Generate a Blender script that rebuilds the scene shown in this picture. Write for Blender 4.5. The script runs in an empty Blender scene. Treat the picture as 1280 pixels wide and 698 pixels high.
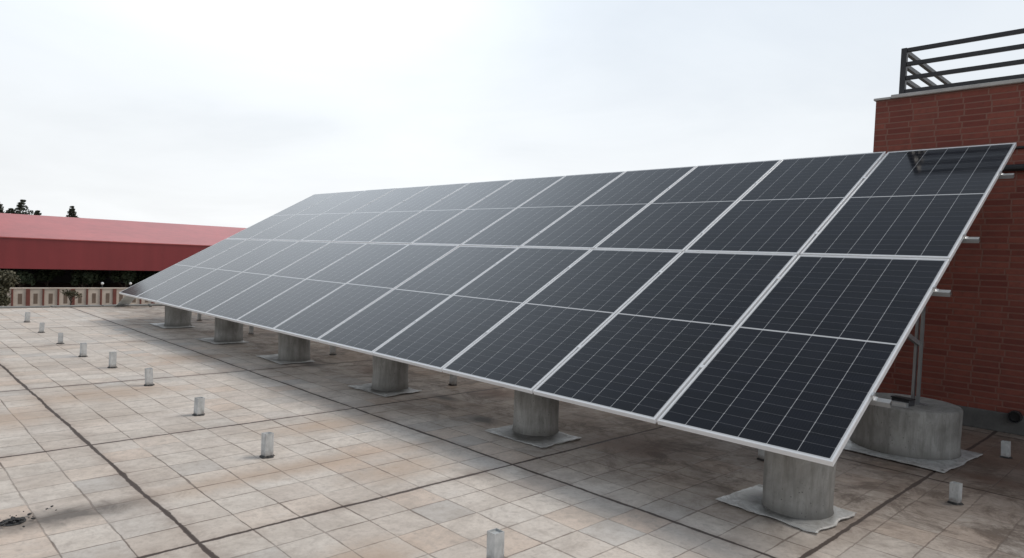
import bpy, bmesh, math, random
from mathutils import Vector, Matrix, noise as mnoise
R = math.radians
random.seed(7)
S = bpy.context.scene
C = S.collection

# ------------------------------------------------------------------ camera
cam_d = bpy.data.cameras.new('camera')
cam = bpy.data.objects.new('camera', cam_d); C.objects.link(cam); S.camera = cam
_r = Vector((0.694805, 0.717903, 0.043150)); _u = Vector((-0.052764, -0.008953, 0.998567)); _f = Vector((-0.717260, 0.696086, -0.031659))
m = Matrix.Identity(4)
for i in range(3):
    m[i][0] = _r[i]; m[i][1] = _u[i]; m[i][2] = -_f[i]
m.translation = Vector((1.4034, -3.8635, 1.6074))
cam.matrix_world = m
cam_d.sensor_width = 36; cam_d.lens = 24.04; cam_d.clip_start = 0.05; cam_d.clip_end = 2000

# ------------------------------------------------------------------ world, sun, exposure
SUN_EL, SUN_AZ = 48.0, 70.0         # azimuth measured from +X, counter-clockwise
sd = Vector((math.cos(R(SUN_AZ))*math.cos(R(SUN_EL)), math.sin(R(SUN_AZ))*math.cos(R(SUN_EL)), math.sin(R(SUN_EL))))

class NT:
    """small helper that writes node trees"""
    def __init__(s, t): s.t = t; t.nodes.clear()
    def n(s, typ, **kw):
        x = s.t.nodes.new(typ)
        for k, v in kw.items(): setattr(x, k, v)
        return x
    def l(s, a, b): s.t.links.new(a, b)
    def put(s, sock, v):
        if hasattr(v, 'is_linked') or hasattr(v, 'links'): s.l(v, sock)
        else: sock.default_value = v
    def m(s, op, a, b=0.0, c=0.0, clamp=False):
        x = s.n('ShaderNodeMath', operation=op, use_clamp=clamp)
        s.put(x.inputs[0], a); s.put(x.inputs[1], b); s.put(x.inputs[2], c)
        return x.outputs[0]
    def mix(s, f, a, b, mode='MIX'):
        x = s.n('ShaderNodeMix', data_type='RGBA', blend_type=mode); x.clamp_factor = True
        s.put(x.inputs[0], f); s.put(x.inputs[6], a); s.put(x.inputs[7], b)
        return x.outputs[2]
    def noise(s, vec, scale, detail=3.0, rough=0.55, dist=0.0, dim='3D'):
        x = s.n('ShaderNodeTexNoise', noise_dimensions=dim)
        if vec is not None: s.l(vec, x.inputs['Vector'])
        x.inputs['Scale'].default_value = scale; x.inputs['Detail'].default_value = detail
        x.inputs['Roughness'].default_value = rough; x.inputs['Distortion'].default_value = dist
        return x.outputs[0]
    def ramp(s, v, lo, hi, a=0.0, b=1.0):
        x = s.n('ShaderNodeMapRange', clamp=True)
        s.put(x.inputs[0], v); x.inputs[1].default_value = lo; x.inputs[2].default_value = hi
        x.inputs[3].default_value = a; x.inputs[4].default_value = b
        return x.outputs[0]
    def xyz(s, v):
        x = s.n('ShaderNodeSeparateXYZ'); s.l(v, x.inputs[0]); return x.outputs
    def vec(s, a, b, c):
        x = s.n('ShaderNodeCombineXYZ'); s.put(x.inputs[0], a); s.put(x.inputs[1], b); s.put(x.inputs[2], c); return x.outputs[0]
    def scale(s, v, k):
        x = s.n('ShaderNodeVectorMath', operation='MULTIPLY'); s.l(v, x.inputs[0]); x.inputs[1].default_value = k; return x.outputs[0]

W = bpy.data.worlds.new('World'); S.world = W; W.use_nodes = True
T = NT(W.node_tree)
geo = T.n('ShaderNodeTexCoord').outputs['Generated']
sky = T.n('ShaderNodeTexSky', sky_type='NISHITA'); sky.sun_disc = False
sky.sun_elevation = R(SUN_EL); sky.sun_rotation = R(90 - SUN_AZ); sky.air_density = 1.0; sky.dust_density = 2.0
dx, dy, dz = T.xyz(geo)
gd = Vector((-0.75, 0.60, 0.28)).normalized()          # the thin, bright part of the overcast
gdot = T.m('ADD', T.m('ADD', T.m('MULTIPLY', dx, gd.x), T.m('MULTIPLY', dy, gd.y)), T.m('MULTIPLY', dz, gd.z))
glow = T.m('POWER', T.m('MAXIMUM', gdot, 0.0), 4.0)
# flattened cloud layer: direction projected on a high sheet
zp = T.m('MAXIMUM', dz, 0.0)
zz = T.m('ADD', zp, 0.16)
cv = T.vec(T.m('DIVIDE', dx, zz), T.m('DIVIDE', dy, zz), 0.0)
cl = T.noise(cv, 0.9, 5.0, 0.55, 0.4)
cl2 = T.noise(cv, 0.35, 3.0, 0.5)
hz = T.m('POWER', T.m('SUBTRACT', 1.0, zp), 6.0)
gh = Vector((-0.80, 0.33, 0.50)).normalized()
hdot = T.m('ADD', T.m('ADD', T.m('MULTIPLY', dx, gh.x), T.m('MULTIPLY', dy, gh.y)), T.m('MULTIPLY', dz, gh.z))
glow2 = T.m('POWER', T.m('MAXIMUM', hdot, 0.0), 28.0)
low = T.n('ShaderNodeMapRange', interpolation_type='SMOOTHSTEP'); T.l(zp, low.inputs[0])
low.inputs[1].default_value = 0.30; low.inputs[2].default_value = 0.82; low.inputs[3].default_value = 3.95; low.inputs[4].default_value = 0.0
bright = T.m('ADD', T.m('ADD', 2.4, low.outputs[0]), T.m('ADD', T.m('MULTIPLY', glow, 0.9), T.m('MULTIPLY', hz, 0.5)))
bright = T.m('ADD', bright, T.m('MULTIPLY', T.m('MULTIPLY', glow2, T.ramp(zp, 0.16, 0.38)), 5.0))
bright = T.m('MULTIPLY', bright, T.ramp(cl, 0.3, 0.7, 0.95, 1.035))
bright = T.m('MULTIPLY', bright, T.ramp(cl2, 0.3, 0.7, 0.97, 1.04))
cb = T.n('ShaderNodeVectorMath', operation='SCALE'); cb.inputs[0].default_value = (1, 1, 1); T.l(bright, cb.inputs['Scale'])
tint = T.mix(T.ramp(zp, 0.0, 0.75), (0.985, 1.0, 1.008, 1), (0.86, 0.99, 1.13, 1))
cloud = T.mix(1.0, cb.outputs[0], tint, 'MULTIPLY')
cover = T.ramp(T.m('ADD', T.m('MULTIPLY', cl, 0.6), T.m('ADD', T.m('MULTIPLY', cl2, 0.4), T.m('MULTIPLY', hz, 0.25))), 0.34, 0.60, 0.86, 0.98)
bg = T.n('ShaderNodeBackground'); bg.inputs[1].default_value = 0.1
T.l(T.mix(cover, sky.outputs[0], cloud), bg.inputs[0])
T.l(bg.outputs[0], T.n('ShaderNodeOutputWorld').inputs[0])

sun_d = bpy.data.lights.new('sun', 'SUN'); sun_d.energy = 1.5; sun_d.angle = R(26); sun_d.color = (1.0, 0.94, 0.86)
sun = bpy.data.objects.new('sun', sun_d); C.objects.link(sun); sun.location = (0, 0, 30)
sun.rotation_euler = sd.to_track_quat('Z', 'Y').to_euler()

S.view_settings.view_transform = 'Standard'; S.view_settings.look = 'None'
S.view_settings.gamma = 1.0; S.view_settings.exposure = 0.4; S.view_settings.use_curve_mapping = False

# ------------------------------------------------------------------ helpers
def obj(name, bm, mat, parent=None, loc=None, smooth=False):
    me = bpy.data.meshes.new(name)
    bmesh.ops.recalc_face_normals(bm, faces=bm.faces[:])
    bm.to_mesh(me); bm.free()
    if mat is not None: me.materials.append(mat)
    if smooth:
        for p in me.polygons: p.use_smooth = True
    o = bpy.data.objects.new(name, me); C.objects.link(o)
    if parent: o.parent = parent
    if loc: o.location = loc
    return o
def tag(o, label=None, cat=None, group=None, kind=None):
    if label: o['label'] = label
    if cat: o['category'] = cat
    if group: o['group'] = group
    if kind: o['kind'] = kind
    return o
def thing(name, loc, label, cat, group=None, rot=None):
    o = bpy.data.objects.new(name, None); o.empty_display_size = 0.2; C.objects.link(o)
    o.location = loc
    if rot: o.rotation_euler = rot
    return tag(o, label, cat, group)
def copy_tree(o, parent=None):
    c = o.copy(); C.objects.link(c)
    if parent: c.parent = parent
    for ch in list(o.children): copy_tree(ch, c)
    return c
def box(bm, x0, y0, z0, x1, y1, z1, bev=0.0):
    vs = [bm.verts.new((x, y, z)) for x in (x0, x1) for y in (y0, y1) for z in (z0, z1)]
    fs = [bm.faces.new([vs[i] for i in q]) for q in ((0,1,3,2),(4,6,7,5),(0,4,5,1),(2,3,7,6),(0,2,6,4),(1,5,7,3))]
    if bev > 0:
        es = list({e for f in fs for e in f.edges})
        bmesh.ops.bevel(bm, geom=es, offset=bev, segments=1, affect='EDGES', profile=0.5)
    return vs
def beam(bm, a, b, w, h, up=Vector((0, 0, 1))):
    """rectangular bar from a to b"""
    a, b = Vector(a), Vector(b); d = (b-a).normalized()
    s = d.cross(up)
    if s.length < 1e-4: s = d.cross(Vector((0, 1, 0)))
    s.normalize(); t = s.cross(d).normalized()
    q = []
    for p in (a, b):
        q.append([bm.verts.new(p + s*(i*w/2) + t*(j*h/2)) for i, j in ((-1,-1),(1,-1),(1,1),(-1,1))])
    bm.faces.new(q[0]); bm.faces.new(q[1][::-1])
    for i in range(4): bm.faces.new([q[0][i], q[0][(i+1)%4], q[1][(i+1)%4], q[1][i]])
def tube(bm, pts, rad, n=12, cap=True):
    rings = []
    for i, p in enumerate(pts):
        p = Vector(p)
        d = (Vector(pts[min(i+1, len(pts)-1)]) - Vector(pts[max(i-1, 0)])).normalized()
        s = d.cross(Vector((0.13, 0.21, 1))).normalized(); t = s.cross(d)
        r = rad[i] if isinstance(rad, (list, tuple)) else rad
        rings.append([bm.verts.new(p + (s*math.cos(2*math.pi*k/n) + t*math.sin(2*math.pi*k/n))*r) for k in range(n)])
    for a, b in zip(rings, rings[1:]):
        for k in range(n): bm.faces.new([a[k], a[(k+1)%n], b[(k+1)%n], b[k]])
    if cap: bm.faces.new(rings[0]); bm.faces.new(rings[-1][::-1])
def lathe(bm, prof, n=48, wob=0.0, seed=0):
    rings = []
    for r, z in prof:
        ring = []
        for k in range(n):
            a = 2*math.pi*k/n
            w = 1 + wob*mnoise.noise(Vector((math.cos(a)*1.5+seed*7, math.sin(a)*1.5, z*2.5)))
            ring.append(bm.verts.new((math.cos(a)*r*w, math.sin(a)*r*w, z)))
        rings.append(ring)
    for a, b in zip(rings, rings[1:]):
        for k in range(n): bm.faces.new([a[k], a[(k+1)%n], b[(k+1)%n], b[k]])
    bm.faces.new(rings[0]); bm.faces.new(rings[-1][::-1])

# ------------------------------------------------------------------ materials
def mat(name):
    M = bpy.data.materials.new(name); M.use_nodes = True
    t = NT(M.node_tree); b = t.n('ShaderNodeBsdfPrincipled'); o = t.n('ShaderNodeOutputMaterial'); t.l(b.outputs[0], o.inputs[0])
    return M, t, b
def bump(t, b, h, strength=0.3, dist=0.01):
    x = t.n('ShaderNodeBump'); x.inputs['Strength'].default_value = strength; x.inputs['Distance'].default_value = dist
    t.l(h, x.inputs['Height']); t.l(x.outputs[0], b.inputs['Normal'])
def plain(name, col, rough=0.6, metal=0.0, var=0.25, sc=6.0, bmp=0.0, spec=0.5):
    M, t, b = mat(name)
    co = t.n('ShaderNodeTexCoord').outputs['Object']
    n1 = t.noise(co, sc, 5.0, 0.6); n2 = t.noise(co, sc*7.3, 3.0, 0.6)
    f = t.m('ADD', t.m('MULTIPLY', n1, 0.7), t.m('MULTIPLY', n2, 0.3))
    f = t.ramp(f, 0.3, 0.7)
    a = tuple(c*(1-var) for c in col[:3]) + (1,); c2 = tuple(min(1, c*(1+var)) for c in col[:3]) + (1,)
    t.l(t.mix(f, a, c2), b.inputs['Base Color'])
    b.inputs['Roughness'].default_value = rough; b.inputs['Metallic'].default_value = metal
    b.inputs['Specular IOR Level'].default_value = spec
    t.l(t.ramp(n2, 0.3, 0.7, max(0.02, rough-0.08), min(1, rough+0.08)), b.inputs['Roughness'])
    if bmp: bump(t, b, n2, bmp, 0.01)
    return M

def world_pos(t): return t.n('ShaderNodeNewGeometry').outputs['Position']

# --- paved terrace: 29 cm tiles in bays with wide dark joints, dirt, rust stains and some painted shade
def terrace_material():
    M, t, b = mat('roof tiles')
    P = world_pos(t); X, Y, Z = t.xyz(P)
    wv = t.noise(P, 1.3, 2.0, 0.5); wv2 = t.noise(P, 11.0, 2.0, 0.6)
    wob = t.m('ADD', t.m('MULTIPLY', t.m('SUBTRACT', wv, 0.5), 0.035), t.m('MULTIPLY', t.m('SUBTRACT', wv2, 0.5), 0.010))
    wvb = t.noise(t.scale(P, (1.0, 1.0, 1.0)), 1.7, 2.0, 0.5)
    wobb = t.m('ADD', t.m('MULTIPLY', t.m('SUBTRACT', wvb, 0.5), 0.035), t.m('MULTIPLY', t.m('SUBTRACT', wv2, 0.5), 0.010))
    Xw = t.m('ADD', X, wob); Yw = t.m('ADD', Y, wobb)
    TX, TY = 0.29, 0.2935
    ux = t.m('DIVIDE', t.m('ADD', Xw, 2.33), TX); uy = t.m('DIVIDE', t.m('ADD', Yw, 2.50), TY)
    ix = t.m('FLOOR', ux); iy = t.m('FLOOR', uy)
    fx = t.m('MULTIPLY', t.m('SUBTRACT', 0.5, t.m('ABSOLUTE', t.m('SUBTRACT', t.m('FRACT', ux), 0.5))), TX)
    fy = t.m('MULTIPLY', t.m('SUBTRACT', 0.5, t.m('ABSOLUTE', t.m('SUBTRACT', t.m('FRACT', uy), 0.5))), TY)
    edge = t.m('MINIMUM', fx, fy)
    gw = t.ramp(t.noise(P, 2.6, 4.0, 0.7), 0.35, 0.68, 0.0008, 0.0075)
    grout = t.ramp(t.m('SUBTRACT', edge, gw), -0.001, 0.003, 1.0, 0.0)
    # wide joints
    jm = None
    for c in (-0.13, -2.33, -4.65, -7.23, -10.6, -13.0, 2.25):
        d = t.m('ABSOLUTE', t.m('SUBTRACT', Xw, c)); jm = d if jm is None else t.m('MINIMUM', jm, d)
    jn = None
    for c in (-4.85, -2.50, -0.15, 2.30, 4.6):
        d = t.m('ABSOLUTE', t.m('SUBTRACT', Yw, c)); jn = d if jn is None else t.m('MINIMUM', jn, d)
    j = t.m('MINIMUM', jm, jn)
    joint = t.ramp(t.m('SUBTRACT', j, t.ramp(t.noise(P, 3.3, 5.0, 0.75), 0.3, 0.7, 0.006, 0.021)), -0.002, 0.004, 1.0, 0.0)
    jsoft = t.ramp(j, 0.0, 0.12, 1.0, 0.0)
    # per tile tint
    wn = t.n('ShaderNodeTexWhiteNoise', noise_dimensions='3D'); t.l(t.vec(ix, iy, 0.0), wn.inputs['Vector'])
    tv = wn.outputs['Value']; tc = t.xyz(wn.outputs['Color'])
    base = t.mix(tv, (0.585, 0.51, 0.45, 1), (0.72, 0.662, 0.60, 1))
    base = t.mix(t.ramp(tc[0], 0.70, 1.0, 0.0, 0.6), base, (0.56, 0.40, 0.30, 1))
    base = t.mix(t.ramp(tc[1], 0.8, 1.0, 0.0, 0.5), base, (0.46, 0.46, 0.455, 1))
    # mottling in the cement
    n1 = t.noise(P, 0.55, 5.0, 0.6); n2 = t.noise(P, 5.0, 8.0, 0.74, 0.5); n3 = t.noise(P, 38.0, 4.0, 0.65)
    n4 = t.noise(t.scale(P, (1.0, 0.55, 1.0)), 2.0, 9.0, 0.78, 1.0); n5 = t.noise(P, 16.0, 5.0, 0.7, 0.4)
    base = t.mix(t.ramp(n4, 0.46, 0.66, 0.0, 0.55), base, (0.38, 0.325, 0.275, 1))
    base = t.mix(t.ramp(n4, 0.30, 0.44, 0.35, 0.0), base, (0.72, 0.69, 0.65, 1))
    base = t.mix(t.ramp(n5, 0.50, 0.70, 0.0, 0.50), base, (0.33, 0.285, 0.25, 1))
    base = t.mix(t.ramp(n1, 0.48, 0.72, 0.0, 0.40), base, (0.47, 0.375, 0.30, 1))
    base = t.mix(t.ramp(n2, 0.45, 0.75, 0.0, 0.5), base, (0.36, 0.31, 0.275, 1))
    base = t.mix(t.ramp(n2, 0.22, 0.42, 0.35, 0.0), base, (0.62, 0.60, 0.57, 1))
    base = t.mix(t.ramp(n3, 0.5, 0.8, 0.0, 0.35), base, (0.27, 0.23, 0.20, 1))
    # dirt washed along the joints
    base = t.mix(t.m('MULTIPLY', jsoft, t.ramp(n2, 0.35, 0.7, 0.1, 0.55)), base, (0.24, 0.17, 0.135, 1))
    # rust and mud stains, plus shade painted into the tiles around the array
    def patch(cx, cy, rx, ry, lo=0.2, hi=1.0):
        d = t.m('SQRT', t.m('ADD', t.m('POWER', t.m('DIVIDE', t.m('SUBTRACT', X, cx), rx), 2.0), t.m('POWER', t.m('DIVIDE', t.m('SUBTRACT', Y, cy), ry), 2.0)))
        d = t.m('ADD', d, t.m('MULTIPLY', t.m('SUBTRACT', n2, 0.5), 1.5))
        return t.ramp(d, lo, hi, 1.0, 0.0)
    grime_shade = t.m('MULTIPLY', t.ramp(t.m('ADD', Y, t.m('MULTIPLY', t.m('SUBTRACT', n1, 0.5), 2.5)), -0.2, 2.2, 0.0, 0.75), t.ramp(n2, 0.3, 0.65, 0.7, 1.15))  # brown grime mixed with painted shade, deepening under the array and toward the wall
    base = t.mix(grime_shade, base, (0.155, 0.112, 0.085, 1))
    tan = None
    for q in ((-3.2, -1.5, 0.22, 1.7), (-5.9, -2.9, 0.55, 0.45), (-6.6, -1.9, 0.5, 0.9), (-2.75, -0.9, 0.3, 0.6), (-8.6, -0.5, 0.6, 0.6), (-1.6, -1.9, 0.3, 0.4), (-4.2, -0.7, 0.3, 0.8)):
        k = patch(*q); tan = k if tan is None else t.m('MAXIMUM', tan, k)
    base = t.mix(t.m('MULTIPLY', tan, 0.6), base, (0.43, 0.31, 0.225, 1))
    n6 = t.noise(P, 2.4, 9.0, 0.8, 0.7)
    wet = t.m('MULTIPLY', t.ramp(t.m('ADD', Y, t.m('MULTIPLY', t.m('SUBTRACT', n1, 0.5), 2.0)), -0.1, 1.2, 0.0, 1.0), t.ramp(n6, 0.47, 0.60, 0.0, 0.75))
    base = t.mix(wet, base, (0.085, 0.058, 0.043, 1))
    base = t.mix(t.m('MULTIPLY', t.ramp(n6, 0.58, 0.72, 0.0, 0.45), 1.0), base, (0.30, 0.25, 0.21, 1))
    rust = None
    for q in ((0.1, 3.6, 0.8, 0.9), (-2.1, 1.1, 0.6, 0.45), (-0.6, 4.2, 1.5, 0.5), (0.2, 2.7, 0.5, 0.25), (-4.4, 1.6, 0.5, 0.35), (-6.4, 1.3, 0.5, 0.4)):
        k = patch(*q); rust = k if rust is None else t.m('MAXIMUM', rust, k)
    base = t.mix(t.m('MULTIPLY', rust, 0.7), base, (0.15, 0.088, 0.062, 1))
    mud = None
    for q in ((-3.17, -2.95, 0.20, 0.62), (-3.55, 0.62, 0.28, 0.16), (-4.55, 0.95, 0.3, 0.13), (-7.3, 0.75, 0.4, 0.2), (-9.9, 0.6, 0.5, 0.25)):
        k = patch(*q); mud = k if mud is None else t.m('MAXIMUM', mud, k)
    base = t.mix(t.m('MULTIPLY', mud, 0.85), base, (0.10, 0.09, 0.082, 1))
    fade = t.ramp(t.noise(P, 1.1, 4.0, 0.7), 0.34, 0.58, 0.25, 1.0)
    base = t.mix(t.m('MULTIPLY', grout, t.m('MULTIPLY', fade, 0.85)), base, (0.15, 0.115, 0.095, 1))
    base = t.mix(t.m('MULTIPLY', joint, 0.92), base, (0.055, 0.038, 0.032, 1))
    t.l(base, b.inputs['Base Color'])
    t.l(t.ramp(n1, 0.3, 0.7, 0.62, 0.85), b.inputs['Roughness']); b.inputs['Specular IOR Level'].default_value = 0.3
    h = t.m('SUBTRACT', t.m('ADD', t.m('MULTIPLY', n3, 0.12), t.m('MULTIPLY', tv, 0.25)), t.m('MAXIMUM', grout, joint))
    bump(t, b, h, 0.5, 0.004)
    return M

def brick_material():
    M, t, b = mat('red facing brick')
    P = world_pos(t); X, Y, Z = t.xyz(P)
    nw = t.noise(P, 2.0, 2.0)
    zz_ = t.m('ADD', Z, t.m('MULTIPLY', nw, 0.004))
    rw = t.n('ShaderNodeTexWhiteNoise', noise_dimensions='1D'); t.l(t.m('FLOOR', t.m('DIVIDE', zz_, 0.066)), rw.inputs['W'])
    v = t.vec(t.m('ADD', t.m('ADD', X, Y), t.m('MULTIPLY', rw.outputs['Value'], 0.07)), zz_, 0.0)
    br = t.n('ShaderNodeTexBrick'); br.offset = 0.0; br.offset_frequency = 2; br.squash = 1.0
    t.l(v, br.inputs['Vector'])
    br.inputs['Color1'].default_value = (0, 0, 0, 1); br.inputs['Color2'].default_value = (1, 1, 1, 1); br.inputs['Mortar'].default_value = (0.5, 0.5, 0.5, 1)
    br.inputs['Scale'].default_value = 1.0; br.inputs['Mortar Size'].default_value = 0.009; br.inputs['Mortar Smooth'].default_value = 0.35
    br.inputs['Brick Width'].default_value = 0.25; br.inputs['Row Height'].default_value = 0.066; br.inputs['Bias'].default_value = 0.0
    n1 = t.noise(P, 0.7, 4.0); n2 = t.noise(P, 14.0, 5.0, 0.65)
    c = t.mix(br.outputs['Color'], (0.165, 0.046, 0.036, 1), (0.255, 0.080, 0.058, 1))
    c = t.mix(t.ramp(n2, 0.45, 0.75, 0.0, 0.6), c, (0.13, 0.042, 0.034, 1))
    c = t.mix(t.ramp(t.noise(t.scale(P, (1.0, 1.0, 0.35)), 1.1, 6.0, 0.7), 0.45, 0.7, 0.0, 0.6), c, (0.115, 0.045, 0.038, 1))
    c = t.mix(t.m('MULTIPLY', br.outputs['Fac'], t.ramp(n2, 0.3, 0.7, 0.5, 0.9)), c, (0.22, 0.120, 0.095, 1))
    t.l(c, b.inputs['Base Color']); b.inputs['Roughness'].default_value = 0.8; b.inputs['Specular IOR Level'].default_value = 0.25
    bump(t, b, t.m('SUBTRACT', t.m('MULTIPLY', n2, 0.3), br.outputs['Fac']), 0.6, 0.006)
    return M

PW, PL = 1.134, 2.382     # one module
ROWS, COLS = 26, 6
def cell_material():
    M, t, b = mat('solar cells under glass')
    co = t.n('ShaderNodeTexCoord').outputs['Object']; X, Y, Z = t.xyz(co)
    mx, my = 0.021, 0.024
    cw = (PW - 2*mx)/COLS; half = PL/2; hy = half - my - 0.008; ch = hy/13
    u = t.m('DIVIDE', t.m('SUBTRACT', X, mx), cw)
    ym = t.m('ABSOLUTE', t.m('SUBTRACT', Y, half))            # distance from the middle bar
    v = t.m('DIVIDE', t.m('SUBTRACT', ym, 0.008), ch)
    dxc = t.m('MULTIPLY', t.m('SUBTRACT', 0.5, t.m('ABSOLUTE', t.m('SUBTRACT', t.m('FRACT', u), 0.5))), cw)
    dyc = t.m('MULTIPLY', t.m('SUBTRACT', 0.5, t.m('ABSOLUTE', t.m('SUBTRACT', t.m('FRACT', v), 0.5))), ch)
    inside = t.m('MULTIPLY', t.m('MULTIPLY', t.m('GREATER_THAN', u, 0.0), t.m('LESS_THAN', u, float(COLS))), t.m('MULTIPLY', t.m('GREATER_THAN', v, 0.0), t.m('LESS_THAN', v, 13.0)))
    gx_ = t.m('LESS_THAN', dxc, 0.0015); gy_ = t.m('LESS_THAN', dyc, 0.0008)
    chamf = t.m('LESS_THAN', t.m('ADD', dxc, dyc), 0.0050)
    bb = t.m('ABSOLUTE', t.m('SUBTRACT', t.m('FRACT', t.m('MULTIPLY', t.m('FRACT', u), 10.0)), 0.5))
    bus = t.m('LESS_THAN', bb, 0.022)
    wn = t.n('ShaderNodeTexWhiteNoise', noise_dimensions='3D'); t.l(t.vec(t.m('FLOOR', u), t.m('FLOOR', t.m('MULTIPLY', Y, 1/ch)), 0.0), wn.inputs['Vector'])
    oi = t.n('ShaderNodeObjectInfo').outputs['Random']
    cell = t.mix(wn.outputs['Value'], (0.0045, 0.0054, 0.0098, 1), (0.0070, 0.0083, 0.0145, 1))
    cell = t.mix(t.m('MULTIPLY', bus, 0.10), cell, (0.16, 0.16, 0.17, 1))
    cell = t.mix(t.m('MULTIPLY', gy_, 0.55), cell, (0.30, 0.30, 0.31, 1))
    cell = t.mix(t.m('MULTIPLY', t.m('MAXIMUM', gx_, chamf), 0.95), cell, (0.50, 0.50, 0.51, 1))
    col = t.mix(inside, (0.55, 0.55, 0.56, 1), cell)
    P = world_pos(t)
    dust = t.noise(P, 1.1, 5.0, 0.65, 0.5); dust2 = t.noise(P, 60.0, 3.0, 0.6)
    dm = t.m('MULTIPLY', t.ramp(dust, 0.35, 0.75, 0.003, 0.016), t.ramp(dust2, 0.3, 0.7, 0.6, 1.4))
    col = t.mix(dm, col, (0.42, 0.39, 0.35, 1))
    t.l(col, b.inputs['Base Color'])
    t.l(t.m('ADD', t.ramp(dust, 0.3, 0.75, 0.055, 0.11), t.m('MULTIPLY', oi, 0.02)), b.inputs['Roughness'])
    b.inputs['IOR'].default_value = 1.36       # anti-reflection coated
    return M

def leaf_material(name, c1, c2):
    M, t, b = mat(name)
    oi = t.n('ShaderNodeNewGeometry'); r = oi.outputs['Random Per Island']
    n = t.noise(world_pos(t), 0.9, 3.0)
    f = t.m('ADD', t.m('MULTIPLY', r, 0.6), t.m('MULTIPLY', n, 0.4))
    t.l(t.mix(f, c1 + (1,), c2 + (1,)), b.inputs['Base Color']); b.inputs['Roughness'].default_value = 0.65
    return M

def shed_metal(name, col, along='Y'):
    M, t, b = mat(name)
    P = world_pos(t); X, Y, Z = t.xyz(P)
    n1 = t.noise(P, 0.12, 4.0); n2 = t.noise(t.scale(P, (1, 1, 0.1)), 0.9, 4.0)
    f = t.ramp(t.m('ADD', t.m('MULTIPLY', n1, 0.6), t.m('MULTIPLY', n2, 0.4)), 0.35, 0.65)
    t.l(t.mix(f, tuple(c*0.86 for c in col)+(1,), tuple(c*1.12 for c in col)+(1,)), b.inputs['Base Color'])
    b.inputs['Roughness'].default_value = 0.42
    w = t.m('SINE', t.m('MULTIPLY', Y, 12.0))
    bump(t, b, w, 0.05, 0.02)
    return M

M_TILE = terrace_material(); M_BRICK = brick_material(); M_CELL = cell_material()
M_FRAME = plain('anodised frame', (0.80, 0.805, 0.82), 0.38, 0.15, 0.05, 3.0)
M_BACK = plain('white backsheet', (0.6, 0.6, 0.6), 0.5, 0.0, 0.04)
M_BLACKPL = plain('black plastic', (0.02, 0.02, 0.022), 0.5, 0, 0.2)
M_GALV = plain('galvanised steel', (0.30, 0.305, 0.31), 0.5, 0.5, 0.16, 9.0)
M_ALU = plain('rail aluminium', (0.6, 0.61, 0.62), 0.35, 0.6, 0.08, 9.0)
def stub_material():
    M, t, b = mat('weathered grey steel tube')
    co = t.n('ShaderNodeTexCoord').outputs['Object']; P = world_pos(t); X, Y, Z = t.xyz(co)
    n1 = t.noise(P, 13.0, 5.0, 0.65); n2 = t.noise(t.scale(P, (1, 1, 0.25)), 55.0, 4.0, 0.7)
    c = t.mix(t.ramp(n1, 0.35, 0.65), (0.42, 0.43, 0.43, 1), (0.60, 0.605, 0.60, 1))
    c = t.mix(t.ramp(n2, 0.54, 0.72, 0.0, 0.55), c, (0.24, 0.215, 0.19, 1))
    edge = t.ramp(t.m('ADD', Z, t.m('MULTIPLY', t.m('SUBTRACT', n1, 0.5), 0.09)), 0.0, 0.05, 0.8, 0.0)
    c = t.mix(edge, c, (0.14, 0.10, 0.075, 1))
    t.l(c, b.inputs['Base Color']); b.inputs['Roughness'].default_value = 0.55; b.inputs['Metallic'].default_value = 0.12
    bump(t, b, n2, 0.2, 0.004)
    return M
M_STUB = stub_material()
M_BITUM = plain('bitumen', (0.035, 0.033, 0.032), 0.7, 0, 0.4, 14.0, 0.5)
def foil_material():
    M, t, b = mat('aluminium faced membrane')
    co = t.n('ShaderNodeTexCoord').outputs['Object']; P = world_pos(t); X, Y, Z = t.xyz(co)
    n1 = t.noise(P, 6.0, 6.0, 0.7, 0.8); n2 = t.noise(P, 30.0, 4.0, 0.7)
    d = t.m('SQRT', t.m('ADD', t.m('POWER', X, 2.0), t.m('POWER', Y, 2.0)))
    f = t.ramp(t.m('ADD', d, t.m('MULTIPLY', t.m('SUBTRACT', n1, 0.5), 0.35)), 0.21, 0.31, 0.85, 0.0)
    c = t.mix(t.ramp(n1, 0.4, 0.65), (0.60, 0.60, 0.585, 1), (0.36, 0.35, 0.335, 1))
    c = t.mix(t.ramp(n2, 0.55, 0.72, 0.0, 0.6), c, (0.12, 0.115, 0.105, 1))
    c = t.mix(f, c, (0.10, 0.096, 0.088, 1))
    t.l(c, b.inputs['Base Color']); b.inputs['Metallic'].default_value = 0.2
    t.l(t.ramp(n1, 0.3, 0.7, 0.35, 0.7), b.inputs['Roughness'])
    bump(t, b, t.m('ADD', n1, t.m('MULTIPLY', n2, 0.4)), 0.7, 0.012)
    return M
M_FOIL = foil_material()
M_CEMENT = plain('grey cement render', (0.20, 0.195, 0.185), 0.8, 0, 0.22, 3.0, 0.3)
M_SKIRT = plain('dark cement render', (0.11, 0.108, 0.105), 0.8, 0, 0.35, 4.0, 0.3)  # cement render in a darker grey for the skirting
M_COPING = plain('grey coping stone', (0.40, 0.385, 0.37), 0.75, 0, 0.2, 5.0, 0.3)
M_RAIL = plain('black painted steel', (0.012, 0.012, 0.016), 0.45, 0, 0.2, 9.0)
M_PLASTER = plain('cream plaster', (0.55, 0.47, 0.40), 0.8, 0, 0.15, 0.7)
M_REDBR = plain('red brick pier', (0.17, 0.055, 0.042), 0.8, 0, 0.2, 2.0)
M_DARKREC = plain('brown grille', (0.17, 0.12, 0.09), 0.7, 0, 0.2, 2.0)
M_ROOFRED = shed_metal('red roof sheet', (0.46, 0.092, 0.086))
M_FASCIA = shed_metal('dark red fascia sheet', (0.25, 0.033, 0.036))
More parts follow.
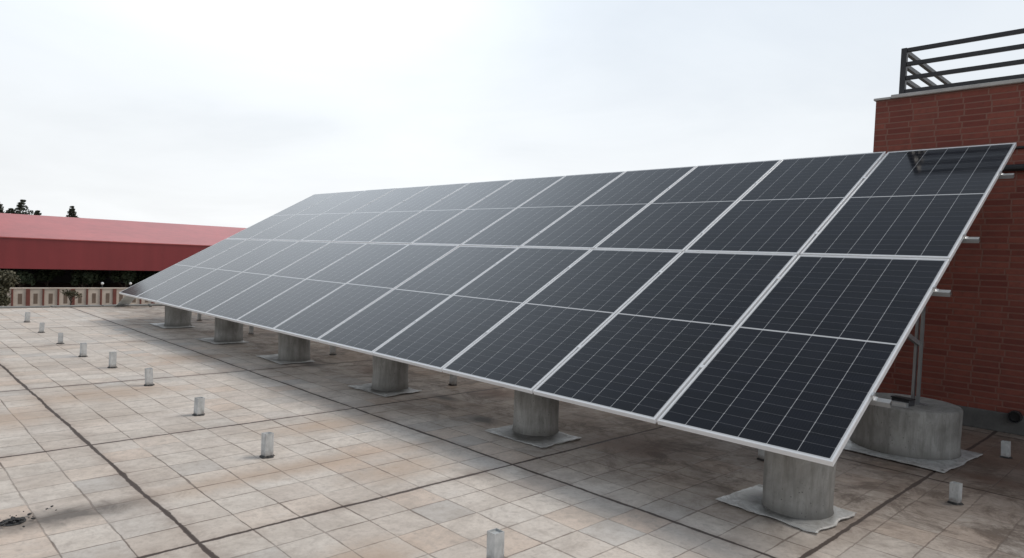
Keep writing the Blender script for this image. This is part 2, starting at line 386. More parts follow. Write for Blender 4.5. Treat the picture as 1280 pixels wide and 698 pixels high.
M_DARKST = plain('dark steelwork', (0.05, 0.05, 0.055), 0.6, 0, 0.2, 0.5)
M_TRUNK = plain('bark', (0.07, 0.05, 0.038), 0.9, 0, 0.3, 4.0, 0.4)
M_LEAF_DARK = leaf_material('conifer needles', (0.022, 0.034, 0.022), (0.055, 0.072, 0.045))  # needle tones lifted toward grey, distance haze painted into the colour
M_LEAF_MID = leaf_material('tree leaves', (0.018, 0.030, 0.016), (0.060, 0.078, 0.038))
M_LEAF_OLIVE = leaf_material('olive brown leaves', (0.034, 0.034, 0.018), (0.115, 0.100, 0.055))
M_GROUND = plain('dry earth', (0.20, 0.165, 0.125), 0.9, 0, 0.25, 0.08)
M_LAMPW = plain('white lamp glass', (0.75, 0.75, 0.74), 0.3, 0, 0.03)
M_SHEET = plain('crumpled pale sheet', (0.55, 0.58, 0.57), 0.5, 0, 0.15, 5.0, 0.3)
M_RUST = plain('rusty iron', (0.20, 0.085, 0.04), 0.8, 0.2, 0.4, 30.0, 0.4)
M_REDTAPE = plain('red tape', (0.45, 0.03, 0.03), 0.5, 0, 0.1)

def concrete_material():
    M, t, b = mat('trowelled concrete')
    co = t.n('ShaderNodeTexCoord').outputs['Object']; P = world_pos(t)
    X, Y, Z = t.xyz(co)
    n1 = t.noise(P, 2.3, 5.0, 0.6, 0.6); n2 = t.noise(t.scale(P, (1, 1, 0.35)), 11.0, 5.0, 0.65, 0.8); n3 = t.noise(P, 60.0, 3.0, 0.6)
    c = t.mix(t.ramp(n1, 0.32, 0.68), (0.215, 0.207, 0.192, 1), (0.37, 0.36, 0.34, 1))
    c = t.mix(t.ramp(n2, 0.45, 0.7, 0.0, 0.6), c, (0.15, 0.145, 0.135, 1))
    c = t.mix(t.ramp(n3, 0.62, 0.75, 0.0, 0.5), c, (0.10, 0.098, 0.09, 1))
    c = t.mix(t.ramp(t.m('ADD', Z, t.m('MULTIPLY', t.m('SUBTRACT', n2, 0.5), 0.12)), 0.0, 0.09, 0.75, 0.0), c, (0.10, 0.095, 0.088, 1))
    vo = t.n('ShaderNodeTexVoronoi'); t.l(P, vo.inputs['Vector']); vo.inputs['Scale'].default_value = 26.0
    pit = t.m('MULTIPLY', t.m('LESS_THAN', vo.outputs['Distance'], 0.12), t.m('GREATER_THAN', t.noise(P, 5.0, 2.0), 0.5))
    c = t.mix(t.m('MULTIPLY', pit, 0.7), c, (0.07, 0.068, 0.062, 1))
    drip = t.noise(t.scale(co, (1, 1, 0.08)), 15.0, 4.0, 0.7)
    c = t.mix(t.ramp(drip, 0.52, 0.72, 0.0, 0.55), c, (0.13, 0.12, 0.105, 1))
    c = t.mix(t.ramp(drip, 0.25, 0.42, 0.4, 0.0), c, (0.42, 0.41, 0.39, 1))
    t.l(c, b.inputs['Base Color']); b.inputs['Roughness'].default_value = 0.85; b.inputs['Specular IOR Level'].default_value = 0.3
    bump(t, b, t.m('SUBTRACT', t.m('ADD', t.m('MULTIPLY', n2, 0.6), t.m('MULTIPLY', n3, 0.4)), pit), 0.5, 0.012)
    return M
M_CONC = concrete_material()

# ------------------------------------------------------------------ setting
GZ = -6.6
bm = bmesh.new()
vs = [bm.verts.new(p) for p in ((-900, -900, GZ), (900, -900, GZ), (900, 900, GZ), (-900, 900, GZ))]; bm.faces.new(vs)
tag(obj('ground', bm, M_GROUND), kind='structure')
bm = bmesh.new()
box(bm, -17.35, -14, GZ, 9, 14, 0)
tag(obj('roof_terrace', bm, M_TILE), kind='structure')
# low crumbling kerb on the far roof edge
bm = bmesh.new()
for k in range(27):
    y0 = -13.9 + k*1.03; h = 0.03 + 0.018*random.random()
    box(bm, -17.345, y0, 0.002, -17.16 + 0.03*random.random(), y0 + 1.0, h, 0.008)
tag(obj('roof_kerb', bm, M_CEMENT), kind='structure')

# --- brick stair house on the roof
BX0, BY, BZ = -1.52, 4.85, 3.64
bh = thing('brick_building', (BX0, BY, 0), 'red brick rooftop building with grey coping at the right edge of the photo', 'building')
bm = bmesh.new(); box(bm, 0, 0, 0, 9.5, 7.5, BZ); obj('wall', bm, M_BRICK, bh)
bm = bmesh.new(); box(bm, -0.02, -0.03, BZ, 0.165, 7.52, BZ+0.026, 0.005); obj('coping', bm, M_COPING, bh)
for k in range(7):
    bm = bmesh.new(); box(bm, 0.17+k*1.31, -0.045, BZ+0.0005, 0.17+k*1.31+1.30, 7.52, BZ+0.042+0.003*(k % 3), 0.006)
    obj('coping_slab', bm, M_COPING, bh)
bm = bmesh.new(); box(bm, -0.03, -0.035, 0.0, 9.5, -0.003, 0.205, 0.006); obj('skirting', bm, M_SKIRT, bh)
# drain outlet through the skirting
bm = bmesh.new()
n = 20
for r0, r1, y0, y1 in ((0.062, 0.055, -0.10, -0.10),):
    pass
ro, ri = 0.062, 0.053
ring = lambda r, y: [bm.verts.new((1.545 + r*math.cos(2*math.pi*k/n), y, 0.19 + r*math.sin(2*math.pi*k/n))) for k in range(n)]
a, b_, c_, d_ = ring(ro, -0.034), ring(ro, -0.12), ring(ri, -0.12), ring(ri, -0.036)
for p, q in ((a, b_), (b_, c_), (c_, d_)):
    for k in range(n): bm.faces.new([p[k], p[(k+1)%n], q[(k+1)%n], q[k]])
bm.faces.new(d_)
obj('drain_pipe', bm, M_BLACKPL, bh)

# dark conduit pipes fixed along the brick wall
def wall_pipe(z, x0, r, label):
    th = thing('wall_pipe', (x0, BY, z), label, 'pipe', 'pipes along the brick wall')
    bm = bmesh.new(); tube(bm, [(0, -r-0.012, 0), (7.0-x0, -r-0.012, 0)], r, 10); obj('pipe', bm, M_BLACKPL, th, smooth=False)
    k = 0.12
    while x0 + k < 6.5:
        bm = bmesh.new(); box(bm, k-0.012, -2*r-0.018, -r-0.008, k+0.012, 0, r+0.008); obj('bracket', bm, M_RAIL, th); k += 0.9
    return th
wall_pipe(2.76, -0.9, 0.035, 'thicker dark pipe on the brick wall, just below the top rail end')
wall_pipe(2.97, -0.9, 0.014, 'thin dark pipe on the brick wall, level with the top rail end')

# --- black roof railing
RX, RY, RZ = -1.26, BY+0.06, BZ+0.052
rl = thing('roof_railing', (RX, RY, RZ), 'black steel railing of flat horizontal bars on top of the red brick wall', 'railing')
zs = (0.03, 0.185, 0.345, 0.505); wv = 0.045
bm = bmesh.new(); box(bm, -0.03, -0.03, 0, 0.03, 0.03, 0.53, 0.003); obj('post', bm, M_RAIL, rl)
for z in zs:
    bm = bmesh.new(); box(bm, 0.031, -0.022, z-wv/2, 7.0, 0.022, z+wv/2, 0.003); obj('rail', bm, M_RAIL, rl)
for k in (2.3, 4.6, 7.0):
    bm = bmesh.new(); box(bm, k+0.001, 0.024, 0, k+0.05, 0.07, 0.528, 0.003); obj('post', bm, M_RAIL, rl)
sdx, sdy = -0.09, 1.0
L = math.hypot(sdx, sdy); sdx /= L; sdy /= L
for z in zs:
    bm = bmesh.new(); beam(bm, (0.0+sdx*0.035, 0.034, z), (sdx*5.0*0+0.0, 5.0, z), 0.044, wv); obj('rail', bm, M_RAIL, rl)
bm = bmesh.new(); box(bm, -0.03, 5.001, 0, 0.03, 5.06, 0.53, 0.003); obj('post', bm, M_RAIL, rl)

# ------------------------------------------------------------------ solar array
TILT = R(29.505); H0 = 0.56
PX, PY = 1.154, 2.4028
ct, st = math.cos(TILT), math.sin(TILT)
def on_plane(x, s, n=0.0):          # s along the slope, n normal to it (plane = glass side of the frames)
    return Vector((x, s*ct - n*st, H0 + s*st + n*ct))
FT = 0.034
def make_panel():
    p = thing('solar_panel', (0, 0, 0), 'solar panel', 'solar panel', 'solar panels of the array', rot=(TILT, 0, 0))
    bm = bmesh.new(); fw = 0.0125; c = 0.0012
    # one mitred ring: section points (inset from the outer edge, height)
    sec = [(0, -FT), (0, -c), (c, 0), (fw-c, 0), (fw, -c), (fw, -FT)]
    cr = []
    for sx, sy in ((0, 0), (1, 0), (1, 1), (0, 1)):
        cr.append([bm.verts.new((q if sx == 0 else PW-q, q if sy == 0 else PL-q, z)) for q, z in sec])
    for k in range(4):
        for j in range(6): bm.faces.new([cr[k][j], cr[k][(j+1) % 6], cr[(k+1) % 4][(j+1) % 6], cr[(k+1) % 4][j]])
    obj('frame', bm, M_FRAME, p)
    bm = bmesh.new(); box(bm, fw+0.0003, fw+0.0003, -0.0065, PW-fw-0.0003, PL-fw-0.0003, -0.0022); obj('glass', bm, M_CELL, p)
    bm = bmesh.new(); box(bm, fw+0.0004, fw+0.0004, -0.0085, PW-fw-0.0004, PL-fw-0.0004, -0.0068); obj('backsheet', bm, M_BACK, p)
    return p
NTH = ['at the right end', 'second from the right end', 'third from the right end', 'fourth from the right end', 'fifth from the right end', 'sixth from the right end',
       'sixth from the left end', 'fifth from the left end', 'fourth from the left end', 'third from the left end', 'second from the left end', 'at the far left end']
proto = make_panel()
for i in range(12):
    for r in range(2):
        p = proto if (i == 0 and r == 0) else copy_tree(proto)
        p.location = on_plane(-PX*i - PW - 0.010, r*PY + 0.010)
        p.rotation_euler = (TILT + R(random.uniform(-0.09, 0.09)), R(random.uniform(-0.08, 0.08)), 0)
        p['label'] = 'dark solar panel in the %s row, %s of the array' % (('lower', 'upper')[r], NTH[i])
TW = 12*PX

# pillar positions (front row follows the photograph)
FX = [-0.48, -2.93, -5.32, -7.74, -10.10, -12.58]; FY = 0.73; FH = 0.50
BXs = [-0.55 - (FX[0]-x) for x in FX]; BYY = 3.20; BH = 0.425

rack = thing('mounting_rack', (0, 0, 0), 'galvanised steel frame of rails and posts carrying the tilted solar panels', 'mounting frame')
n0 = -FT - 0.001
for s in (0.27*PY, 0.82*PY, 1.17*PY, 1.70*PY):
    bm = bmesh.new()
    # C-shaped rail: web, two flanges, lips, one extruded section
    e0, e1 = 0.092, -TW - 0.06; hh, hw, tk = 0.034, 0.019, 0.003
    sec = [(-hw, 0), (hw, 0), (hw, -hh), (0.006, -hh), (0.006, -hh+tk), (hw-tk, -hh+tk), (hw-tk, -tk), (-hw+tk, -tk), (-hw+tk, -hh+tk), (-0.006, -hh+tk), (-0.006, -hh), (-hw, -hh)]
    r0 = [bm.verts.new(on_plane(e0, s+q, n0+z)) for q, z in sec]; r1 = [bm.verts.new(on_plane(e1, s+q, n0+z)) for q, z in sec]
    for k in range(12): bm.faces.new([r0[k], r0[(k+1) % 12], r1[(k+1) % 12], r1[k]])
    bm.faces.new(r0); bm.faces.new(r1[::-1])
    pu = obj('purlin', bm, M_GALV, rack)
    bm = bmesh.new()
    sec = [(0.0006, n0+0.0004), (0.018, n0+0.0004), (0.018, n0+0.004), (0.004, n0+0.004), (0.004, 0.004), (-0.007, 0.004), (-0.007, 0.0012), (0.0006, 0.0012)]
    r0 = [bm.verts.new(on_plane(x, s-0.018, z)) for x, z in sec]; r1 = [bm.verts.new(on_plane(x, s+0.018, z)) for x, z in sec]
    for k in range(8): bm.faces.new([r0[k], r0[(k+1) % 8], r1[(k+1) % 8], r1[k]])
    bm.faces.new(r0); bm.faces.new(r1[::-1])
    obj('end_clamp', bm, M_ALU, pu)
    for k in range(1, 12):
        bm = bmesh.new()
        for v in box(bm, -PX*k-0.014, s-0.016, 0.0012, -PX*k+0.014, s+0.016, 0.0035): v.co = on_plane(v.co.x, v.co.y, v.co.z)
        obj('clamp', bm, M_FRAME, pu)
nr = n0 - 0.035
for i in range(6):
    fx, bx = FX[i], BXs[i]
    mx = fx if i else -0.475
    bm = bmesh.new()
    vs = box(bm, mx-0.03, 0.22, nr-0.07, mx+0.03, 4.5, nr)
    for v in vs: v.co = on_plane(v.co.x, v.co.y, v.co.z)
    obj('rafter', bm, M_GALV, rack)
    # short front leg
    ztop = H0 + FY*math.tan(TILT) + (nr-0.035)/ct
    bm = bmesh.new(); box(bm, mx+0.031, FY-0.03, FH+0.0065, mx+0.075, FY+0.03, ztop+0.03); obj('front_leg', bm, M_GALV, rack)
    bm = bmesh.new(); box(bm, mx-0.06, FY-0.06, FH, mx+0.09, FY+0.06, FH+0.006); obj('foot_plate', bm, M_GALV, rack)
    # rear post: two channels back to back on a foot plate
    zr = H0 + BYY*math.tan(TILT) + (nr-0.035)/ct
    for sx in (-1, 1):
        bm = bmesh.new(); x0 = mx + sx*0.010
        sec = [(0, -0.022), (0, 0.022), (0.022, 0.022), (0.022, 0.019), (0.004, 0.019), (0.004, -0.019), (0.022, -0.019), (0.022, -0.022)]
        r0 = [bm.verts.new((x0+sx*q, BYY+w_, BH+0.0062)) for q, w_ in sec]; r1 = [bm.verts.new((x0+sx*q, BYY+w_, zr-0.042)) for q, w_ in sec]
        for k in range(8): bm.faces.new([r0[k], r0[(k+1) % 8], r1[(k+1) % 8], r1[k]])
        bm.faces.new(r0); bm.faces.new(r1[::-1])
        obj('rear_post', bm, M_GALV, rack)
    bm = bmesh.new(); box(bm, mx-0.09, BYY-0.06, BH, mx+0.09, BYY+0.06, BH+0.0058); obj('foot_plate', bm, M_GALV, rack)
    bm = bmesh.new(); s2 = 1.9
    beam(bm, (mx, BYY, BH+0.55), on_plane(mx, s2, nr-0.05), 0.03, 0.04); obj('brace', bm, M_GALV, rack)

# concrete pillars, each on its own foil faced sheet
def crumpled(w, d, seed, amp=0.007, nx=34, ny=28):
    bm = bmesh.new(); rows = []
    for j in range(ny+1):
        row = []
        for i in range(nx+1):
            u, v = i/nx, j/ny
            e = min(u, v, 1-u, 1-v)
            x = (u-0.5)*w + 0.022*mnoise.noise(Vector((v*4, seed*3.1+u, 1))) + 0.009*mnoise.noise(Vector((v*15, seed*2.1, u))); y = (v-0.5)*d + 0.022*mnoise.noise(Vector((u*4, seed*5.7+v, 9))) + 0.009*mnoise.noise(Vector((u*15, seed*1.7, v)))
            q = Vector((x*7, y*7, seed*2.3))
            z = 0.010 + amp*(0.6+mnoise.noise(q)*0.7+mnoise.noise(q*2.7)*0.35) + (amp*1.1*max(0, mnoise.noise(Vector((x*4, y*4, seed+40)))) if e < 0.08 else 0)
            row.append(bm.verts.new((x, y, max(z, 0.005))))
        rows.append(row)
    fs = []
    for j in range(ny):
        for i in range(nx): fs.append(bm.faces.new([rows[j][i], rows[j][i+1], rows[j+1][i+1], rows[j+1][i]]))
    ext = bmesh.ops.extrude_face_region(bm, geom=fs)
    for g in ext['geom']:
        if isinstance(g, bmesh.types.BMVert): g.co.z -= 0.004
    return bm
FN = ['nearest', 'second nearest', 'third nearest', 'third farthest', 'second farthest', 'farthest']
foils = [(-0.54, 0.68, 0.70, 0.58, -3), (-2.84, 0.60, 0.70, 0.54, 2), (-5.28, 0.64, 0.72, 0.52, 4), (-7.85, 0.66, 0.85, 0.52, -2), (-10.1, 0.62, 0.8, 0.55, 3), (-12.6, 0.62, 0.95, 0.55, 0)]
for i in range(6):
    x, y, w, d, ro = foils[i]
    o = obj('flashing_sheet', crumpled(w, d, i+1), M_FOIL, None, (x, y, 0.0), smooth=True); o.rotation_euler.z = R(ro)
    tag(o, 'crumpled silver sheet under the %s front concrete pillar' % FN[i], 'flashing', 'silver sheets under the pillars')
    bm = bmesh.new(); r = (0.222, 0.210, 0.212, 0.220, 0.220, 0.235)[i]
    lathe(bm, [(r*1.05, 0.0), (r*1.03, 0.015), (r*1.0, 0.04), (r*0.99, 0.2), (r*1.005, 0.38), (r*1.0, FH-0.008), (r*0.97, FH)], 64, 0.05, i)
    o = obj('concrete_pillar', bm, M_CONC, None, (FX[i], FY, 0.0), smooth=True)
    tag(o, 'round concrete pillar, %s under the low front edge of the panels' % FN[i], 'pillar', 'front concrete pillars')
for i in range(6):
    w, d = (0.84, 0.98) if i == 0 else (0.9, 0.95)
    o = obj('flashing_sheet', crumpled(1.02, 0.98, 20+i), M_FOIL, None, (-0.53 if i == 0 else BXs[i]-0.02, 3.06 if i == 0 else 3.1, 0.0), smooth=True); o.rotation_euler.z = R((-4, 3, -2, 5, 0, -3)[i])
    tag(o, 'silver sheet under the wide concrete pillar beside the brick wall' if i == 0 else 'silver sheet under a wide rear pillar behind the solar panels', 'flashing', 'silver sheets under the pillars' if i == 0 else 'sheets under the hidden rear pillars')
    bm = bmesh.new(); r = 0.445
    lathe(bm, [(r*1.03, 0.0), (r*1.015, 0.03), (r*1.0, 0.08), (r*1.0, 0.25), (r*1.005, BH-0.02), (r*0.985, BH-0.004), (r*0.96, BH)], 72, 0.018, 30+i)
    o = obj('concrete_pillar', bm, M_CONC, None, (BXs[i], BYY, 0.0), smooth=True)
    tag(o, 'wide low concrete pillar beside the brick wall, carrying the rear post' if i == 0 else 'wide low concrete pillar hidden behind the solar panels', 'pillar', 'rear concrete pillars' if i == 0 else 'hidden rear pillars')

# things lying on the wide pillar
t0 = thing('junction_box', (-0.53, 3.03, BH), 'small dark grey plastic box lying on the wide concrete pillar', 'box', rot=(0, 0, R(-14)))
bm = bmesh.new(); box(bm, -0.085, -0.045, 0, 0.085, 0.045, 0.05, 0.006); obj('case', bm, M_DARKST, t0)
bm = bmesh.new(); box(bm, -0.089, -0.049, 0.0505, 0.089, 0.049, 0.064, 0.004); obj('lid', bm, M_BLACKPL, t0)
bm = bmesh.new()
pts = []; a = 0.0
for k in range(90):
    a += random.uniform(0.2, 0.9); rr_ = random.uniform(0.25, 1.0)
    pts.append((0.085*rr_*math.cos(a), 0.05*rr_*math.sin(a), 0.012 + 0.055*random.random()*(1.15-rr_)))
tube(bm, pts, 0.0042, 6)
tag(obj('wire_bundle', bm, M_RUST, None, (-0.565, 3.14, BH)), 'tangle of rusty tie wire lying behind the grey box on the wide pillar', 'wire')
t1 = thing('rail_offcut', (-0.60, 2.90, BH), 'short aluminium rail offcut with red tape lying on the wide concrete pillar', 'metal rail', rot=(0, 0, R(-6)))
bm = bmesh.new(); box(bm, -0.15, -0.022, 0, 0.15, 0.022, 0.004); box(bm, -0.15, -0.022, 0.0042, 0.15, -0.018, 0.04); box(bm, -0.15, 0.018, 0.0042, 0.15, 0.022, 0.04); obj('rail', bm, M_ALU, t1)
bm = bmesh.new(); box(bm, -0.13, -0.0245, 0.006, -0.10, -0.0222, 0.042); box(bm, -0.13, -0.0245, 0.0422, -0.10, 0.0245, 0.044); obj('tape', bm, M_REDTAPE, t1)

# ------------------------------------------------------------------ square tube stubs
def make_stub():
    s = thing('steel_stub', (0, 0, 0), 'stub', 'steel tube', 'square steel stubs on the roof')
    w, tk, h = 0.033, 0.003, 0.185
    bm = bmesh.new()
    o_ = [(-w, -w), (w, -w), (w, w), (-w, w)]; i_ = [(x*(1-tk/w), y*(1-tk/w)) for x, y in o_]
    rings = [[bm.verts.new((x, y, z)) for x, y in q] for q, z in ((o_, 0), (o_, h), (i_, h), (i_, h-0.012))]
    for a, b in zip(rings, rings[1:]):
        for k in range(4): bm.faces.new([a[k], a[(k+1)%4], b[(k+1)%4], b[k]])
    bm.faces.new(rings[-1]); bm.faces.new(rings[0][::-1])
    obj('tube', bm, M_STUB, s)
    bm = bmesh.new(); n = 20; bot, top, inn = [], [], []
    for k in range(n):
        a = 2*math.pi*k/n; r = 0.054*(1+0.35*mnoise.noise(Vector((math.cos(a)*2, math.sin(a)*2, 3))))
        bot.append(bm.verts.new((r*math.cos(a), r*math.sin(a), 0.001))); top.append(bm.verts.new((r*0.82*math.cos(a), r*0.82*math.sin(a), 0.014)))
    for k in range(n): bm.faces.new([bot[k], bot[(k+1)%n], top[(k+1)%n], top[k]])
    bm.faces.new(top); bm.faces.new(bot[::-1])
    obj('base_seal', bm, M_BITUM, s)
    return s
sp = make_stub()
ORD = ['nearest', 'second nearest', 'third nearest', 'fourth nearest', 'middle', 'fourth farthest', 'third farthest', 'second farthest', 'farthest']
stubs = [(x, y, 'grey steel stub, %s of the open row in front of the panels' % ORD[k]) for k, (x, y) in enumerate(
    ((-1.17, -1.40), (-3.59, -1.55), (-5.19, -1.49), (-6.85, -1.44), (-8.22, -1.47), (-9.31, -1.56), (-10.76, -1.55), (-12.31, -1.53), (-14.07, -1.46)))]
stubs += [(-1.17, 1.67, 'square steel stub under the panels just behind the nearest front pillar'), (-5.09, 1.5, 'square steel stub under the panels right of the third nearest front pillar'),
          (-7.94, 1.46, 'square steel stub under the panels behind the third farthest front pillar'), (-10.82, 1.42, 'square steel stub under the panels between the two farthest front pillars'),
          (-13.4, 1.42, 'square steel stub under the panels behind the farthest front pillar'),
          (0.19, 1.79, 'square steel stub on stained tiles in front of the wide concrete pillar'), (0.16, 3.63, 'square steel stub in the dark corner beside the brick wall')]
for k, (x, y, lab) in enumerate(stubs):
    s = sp if k == 0 else copy_tree(sp)
    s.location = (x, y, 0); s.rotation_euler = (R(random.uniform(-3.5, 3.5)), R(random.uniform(-3.5, 3.5)), R(random.uniform(-12, 12)))
    s.scale = (1, 1, random.uniform(0.86, 1.08)); s['label'] = lab
    if x > 0: s.scale = (0.9, 0.9, 0.78)      # set deeper in the paving

# drain in the floor
t2 = thing('floor_drain', (-3.23, -3.19, 0.0), 'round dark floor drain clogged with dirt at the lower left', 'drain')
bm = bmesh.new(); lathe(bm, [(0.062, 0.0005), (0.062, 0.004), (0.05, 0.006), (0.046, 0.003)], 24); obj('rim', bm, M_BITUM, t2)
bm = bmesh.new()
for k in range(-2, 3): box(bm, k*0.012-0.003, -0.034, 0.0035, k*0.012+0.003, 0.034, 0.007)
obj('grate', bm, M_RAIL, t2)
bm = bmesh.new()
for k in range(60):
    a = random.uniform(0, 6.28); r = abs(random.gauss(0, 0.09)); s_ = random.uniform(0.004, 0.013)
    x, y = r*math.cos(a)*0.6, r*math.sin(a)*1.1
    bmesh.ops.create_icosphere(bm, subdivisions=1, radius=s_, matrix=Matrix.Translation((x, y, 0.012)) @ Matrix.Rotation(a, 4, 'Z') @ Matrix.Diagonal((1.3, 0.8, 0.6, 1)))
tag(obj('drain_debris', bm, M_BITUM, None, (-3.23, -3.19, 0.001)), 'dark grit and leaves heaped around the floor drain', 'debris', None, 'stuff')

# pale sheets and rubble at the far roof edge
o = obj('crumpled_sheet', crumpled(0.5, 0.34, 77, 0.04, 16, 12), M_SHEET, None, (-16.9, 1.15, 0.12), smooth=True); o.rotation_euler = (0, R(-35), R(20))
o.location = (-16.98, 1.02, 0.14)
tag(o, 'pale crumpled sheet leaning on the kerb left of the array tip', 'sheet')
bm = bmesh.new()
for k in range(26):
    s_ = random.uniform(0.02, 0.06)
    bmesh.ops.create_icosphere(bm, subdivisions=1, radius=s_, matrix=Matrix.Translation((random.uniform(-0.25, 0.2), random.uniform(-1.3, 1.3), s_*0.5)) @ Matrix.Rotation(random.uniform(0, 3), 4, (1, 0.3, 0.6)) @ Matrix.Diagonal((1.3, 0.8, 0.7, 1)))
tag(obj('rubble', bm, M_CEMENT, None, (-16.9, 2.7, 0.0)), 'loose grey rubble along the far roof edge', 'rubble', None, 'stuff')

# ------------------------------------------------------------------ beyond the roof
# boundary wall with red piers and brown grilles
WX, WT = -90.0, -4.05
bw = thing('boundary_wall', (WX, 12, GZ), 'cream boundary wall with red piers and brown grille panels beyond the roof', 'wall')
bm = bmesh.new(); box(bm, -0.15, -45, 0, 0.15, 45, WT-GZ-0.12); obj('wall', bm, M_PLASTER, bw)
bm = bmesh.new(); box(bm, -0.24, -45, WT-GZ-0.119, 0.24, 45, WT-GZ); obj('coping', bm, M_PLASTER, bw)
per = 1.42; y = -40.0; k = 0
pier_me = None
while y < 28:
    wide = 0.08 if k % 3 else 0.18
    bm = bmesh.new(); box(bm, 0.151, y-wide, 0, 0.30, y+wide, WT-GZ-0.121); obj('pier', bm, M_REDBR, bw)
    bm = bmesh.new()
    box(bm, 0.151, y+per/2-0.19, 0.75, 0.17, y+per/2+0.19, 1.9)
    obj('grille', bm, M_DARKREC, bw)
    y += per; k += 1
for (yy, lab) in ((17.6, 'white globe lamp on the cream boundary wall, left one'), (20.6, 'white globe lamp on the cream boundary wall, right one')):
    gl = thing('globe_lamp', (WX, yy, WT), lab, 'lamp', 'globe lamps on the boundary wall')
    bm = bmesh.new(); tube(bm, [(0, 0, 0), (0, 0, 0.35)], 0.05, 8); obj('stem', bm, M_DARKST, gl)
    bm = bmesh.new(); bmesh.ops.create_icosphere(bm, subdivisions=2, radius=0.16, matrix=Matrix.Translation((0, 0, 0.5))); obj('globe', bm, M_LAMPW, gl, smooth=True)

# large red roofed shed
SX = -110.0; Z1, Z0, ZR = 1.42, -2.75, 5.05
sh = thing('red_shed', (SX, 15, GZ), 'long open sided shed with pale red roof and deep dark red fascia', 'building')
g = -GZ
bm = bmesh.new(); box(bm, -0.3, -75, Z0+g, 0, 75, Z1+g); obj('fascia', bm, M_FASCIA, sh)
bm = bmesh.new()
pr = [(0.12, Z1+g+0.01), (-20, ZR+g), (-40.12, Z1+g+0.01), (-40.12, Z1+g-0.11), (-20, ZR+g-0.12), (0.12, Z1+g-0.11)]
A = [bm.verts.new((x, -75.2, z)) for x, z in pr]; B = [bm.verts.new((x, 75.2, z)) for x, z in pr]
for k in range(6): bm.faces.new([A[k], A[(k+1)%6], B[(k+1)%6], B[k]])
bm.faces.new(A); bm.faces.new(B[::-1])
obj('roof', bm, M_ROOFRED, sh)
bm = bmesh.new(); box(bm, -40, -75, Z0+g, -39.7, 75, Z1+g); obj('fascia', bm, M_FASCIA, sh)
bm = bmesh.new(); box(bm, -36, -74, 0, -35.7, 74, Z0+g+2.5); obj('rear_wall', bm, M_DARKST, sh)
for y in (-72, -48, -24, -11, 26, 50, 72):
    bm = bmesh.new(); box(bm, -0.6, y, 0, -0.2, y+0.4, Z0+g-0.002); obj('column', bm, M_DARKST, sh)

# trees
def leaf_cloud(bm, centre, rad, n, size, squash=1.0):
    for _ in range(n):
        d = Vector((random.gauss(0, 1), random.gauss(0, 1), random.gauss(0, 1))).normalized() * (random.random()**0.45)
        p = centre + Vector((d.x*rad, d.y*rad, d.z*rad*squash))
        a = Vector((random.gauss(0, 1), random.gauss(0, 1), random.gauss(0, 1))).normalized(); b = a.orthogonal().normalized(); c = a.cross(b)
        s = size*random.uniform(0.6, 1.4); t = s*random.uniform(0.5, 0.9)
        bm.faces.new([bm.verts.new(p + b*s), bm.verts.new(p + c*t), bm.verts.new(p - b*s), bm.verts.new(p - c*t)])
def conifer(loc, h, r, label, seed):
    random.seed(seed)
    t = thing('pine_tree', loc, label, 'tree', 'pines beyond the red shed')
    bm = bmesh.new(); tube(bm, [(0, 0, 0), (0.1, 0, h*0.5), (0, 0.05, h*0.97)], [h*0.022, h*0.014, 0.02], 8); obj('trunk', bm, M_TRUNK, t)
    bm = bmesh.new(); z = h*0.3
    while z < h:
        f = max(0.0, 1 - (z-h*0.3)/(h*0.70)); rr = r*(f**0.75)*random.uniform(0.65, 1.25)+0.06
        for q in range(6):
            a = random.uniform(0, 6.28); e = random.uniform(0.5, 1.0)
            leaf_cloud(bm, Vector((math.cos(a)*rr*e*0.75, math.sin(a)*rr*e*0.75, z-rr*0.12)), 0.2+rr*0.28, 30, 0.16, 0.6)
        z += h*0.03
    obj('crown', bm, M_LEAF_DARK, t)
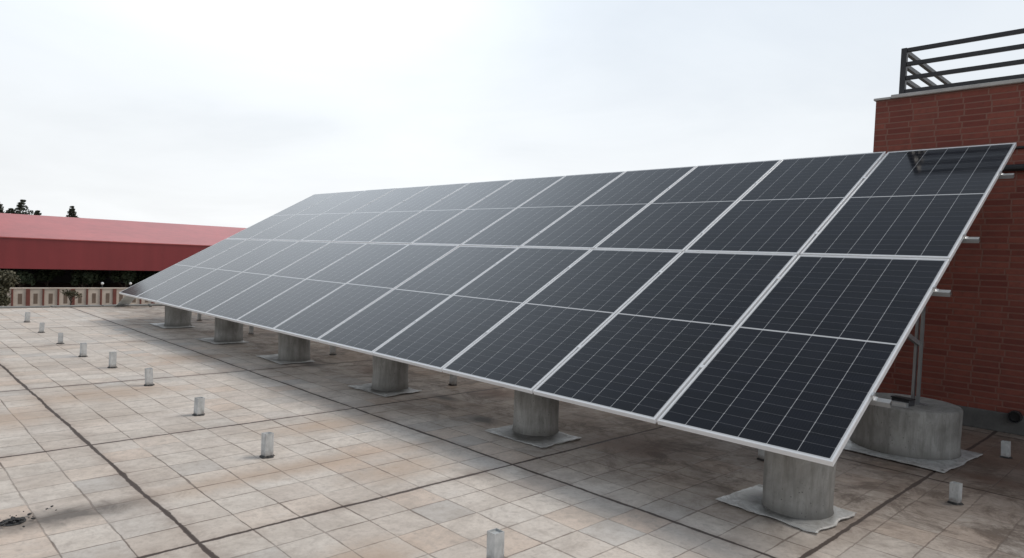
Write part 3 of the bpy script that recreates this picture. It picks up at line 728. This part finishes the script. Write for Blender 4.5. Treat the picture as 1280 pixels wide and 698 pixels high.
def broad(name, loc, h, r, label, seed, leafm, group, n=2600, size=0.17):
    random.seed(seed)
    t = thing(name, loc, label, 'tree', group)
    bm = bmesh.new(); tube(bm, [(0, 0, 0), (0.08, 0.03, h*0.3), (0.0, 0.1, h*0.62)], [h*0.03, h*0.022, h*0.01], 8)
    tips = []
    for q in range(7):
        a = q*0.9 + random.uniform(-0.3, 0.3); z0 = h*random.uniform(0.2, 0.5); L_ = r*random.uniform(0.5, 0.9)
        tip = Vector((math.cos(a)*L_, math.sin(a)*L_, z0 + h*random.uniform(0.12, 0.4)))
        tube(bm, [(0.05, 0.02, z0), tuple(Vector((0.05, 0.02, z0)).lerp(tip, 0.55) + Vector((0, 0, 0.1*h*0.3))), tuple(tip)], [h*0.012, h*0.008, h*0.003], 6); tips.append(tip)
    obj('trunk', bm, M_TRUNK, t)
    bm = bmesh.new(); k = 16
    for q in range(k):
        c = tips[q % len(tips)].lerp(Vector((0, 0, h*0.72)), random.uniform(0, 0.7)) + Vector((random.gauss(0, 1), random.gauss(0, 1), random.gauss(0, 0.8)))*r*0.18
        leaf_cloud(bm, c, r*random.uniform(0.25, 0.45), n//k, size, 0.8)
    obj('crown', bm, leafm, t)
conifer((-150, 18.7, GZ), 14.8, 6.4, 'dark pine standing tallest above the red shed roof', 1)
conifer((-150, 14.9, GZ), 14.2, 6.0, 'dark pine top at the left edge of the photo above the red roof', 2)
conifer((-150, 26.3, GZ), 14.3, 5.0, 'small lone pine top farthest right above the red shed roof', 3)
conifer((-150, 20.9, GZ), 13.0, 5.0, 'low pine tip just right of the tallest pine above the red roof', 4)
conifer((-150, 16.9, GZ), 13.1, 5.0, 'low pine tip just left of the tallest pine above the red roof', 5)
for k in range(14):
    y = 3 + k*2.6 + (k % 3)*0.5
    broad('leafy_tree', (-116 + (k % 2)*3, y*1.2, GZ), 3.7 + (k*37 % 5)*0.25, 2.0, 'dark leafy tree in the row under the red shed behind the boundary wall', 20+k, M_LEAF_MID, 'trees under the shed behind the wall', 1500, 0.2)
broad('olive_tree', (-76, 5.7, GZ), 5.1, 2.6, 'olive brown bushy tree before the cream boundary wall at left edge', 50, M_LEAF_OLIVE, None, 9000, 0.12)
broad('olive_tree', (-84, 13.2, GZ), 3.3, 0.9, 'smaller olive brown shrub right of the bushy tree by the boundary wall', 51, M_LEAF_OLIVE, None, 420, 0.10)

# tall block left of the view, seen only as a dark reflection in the farthest panel
tb = thing('tall_block', (-200, 18.2, GZ), 'tall red brick block left of the roof, mirrored darkly in the farthest panel', 'building')
bm = bmesh.new(); box(bm, -22, -34, 0, 0, 0, 58); obj('wall', bm, M_REDBR, tb)
bm = bmesh.new(); box(bm, -22.3, -34.3, 58.002, 0.3, 0.3, 58.8); obj('roof', bm, M_CEMENT, tb)
for fl in range(10):
    for k in range(6):
        y0 = -32.0 + k*5.2; z0 = 2.0 + fl*5.6
        bm = bmesh.new(); box(bm, 0.002, y0, z0, 0.12, y0+3.6, z0+3.0, 0.02); w_ = obj('window', bm, M_DARKREC, tb)
        bm = bmesh.new(); box(bm, 0.1205, y0+0.2, z0+0.2, 0.135, y0+3.4, z0+2.8); obj('pane', bm, M_BLACKPL, w_)
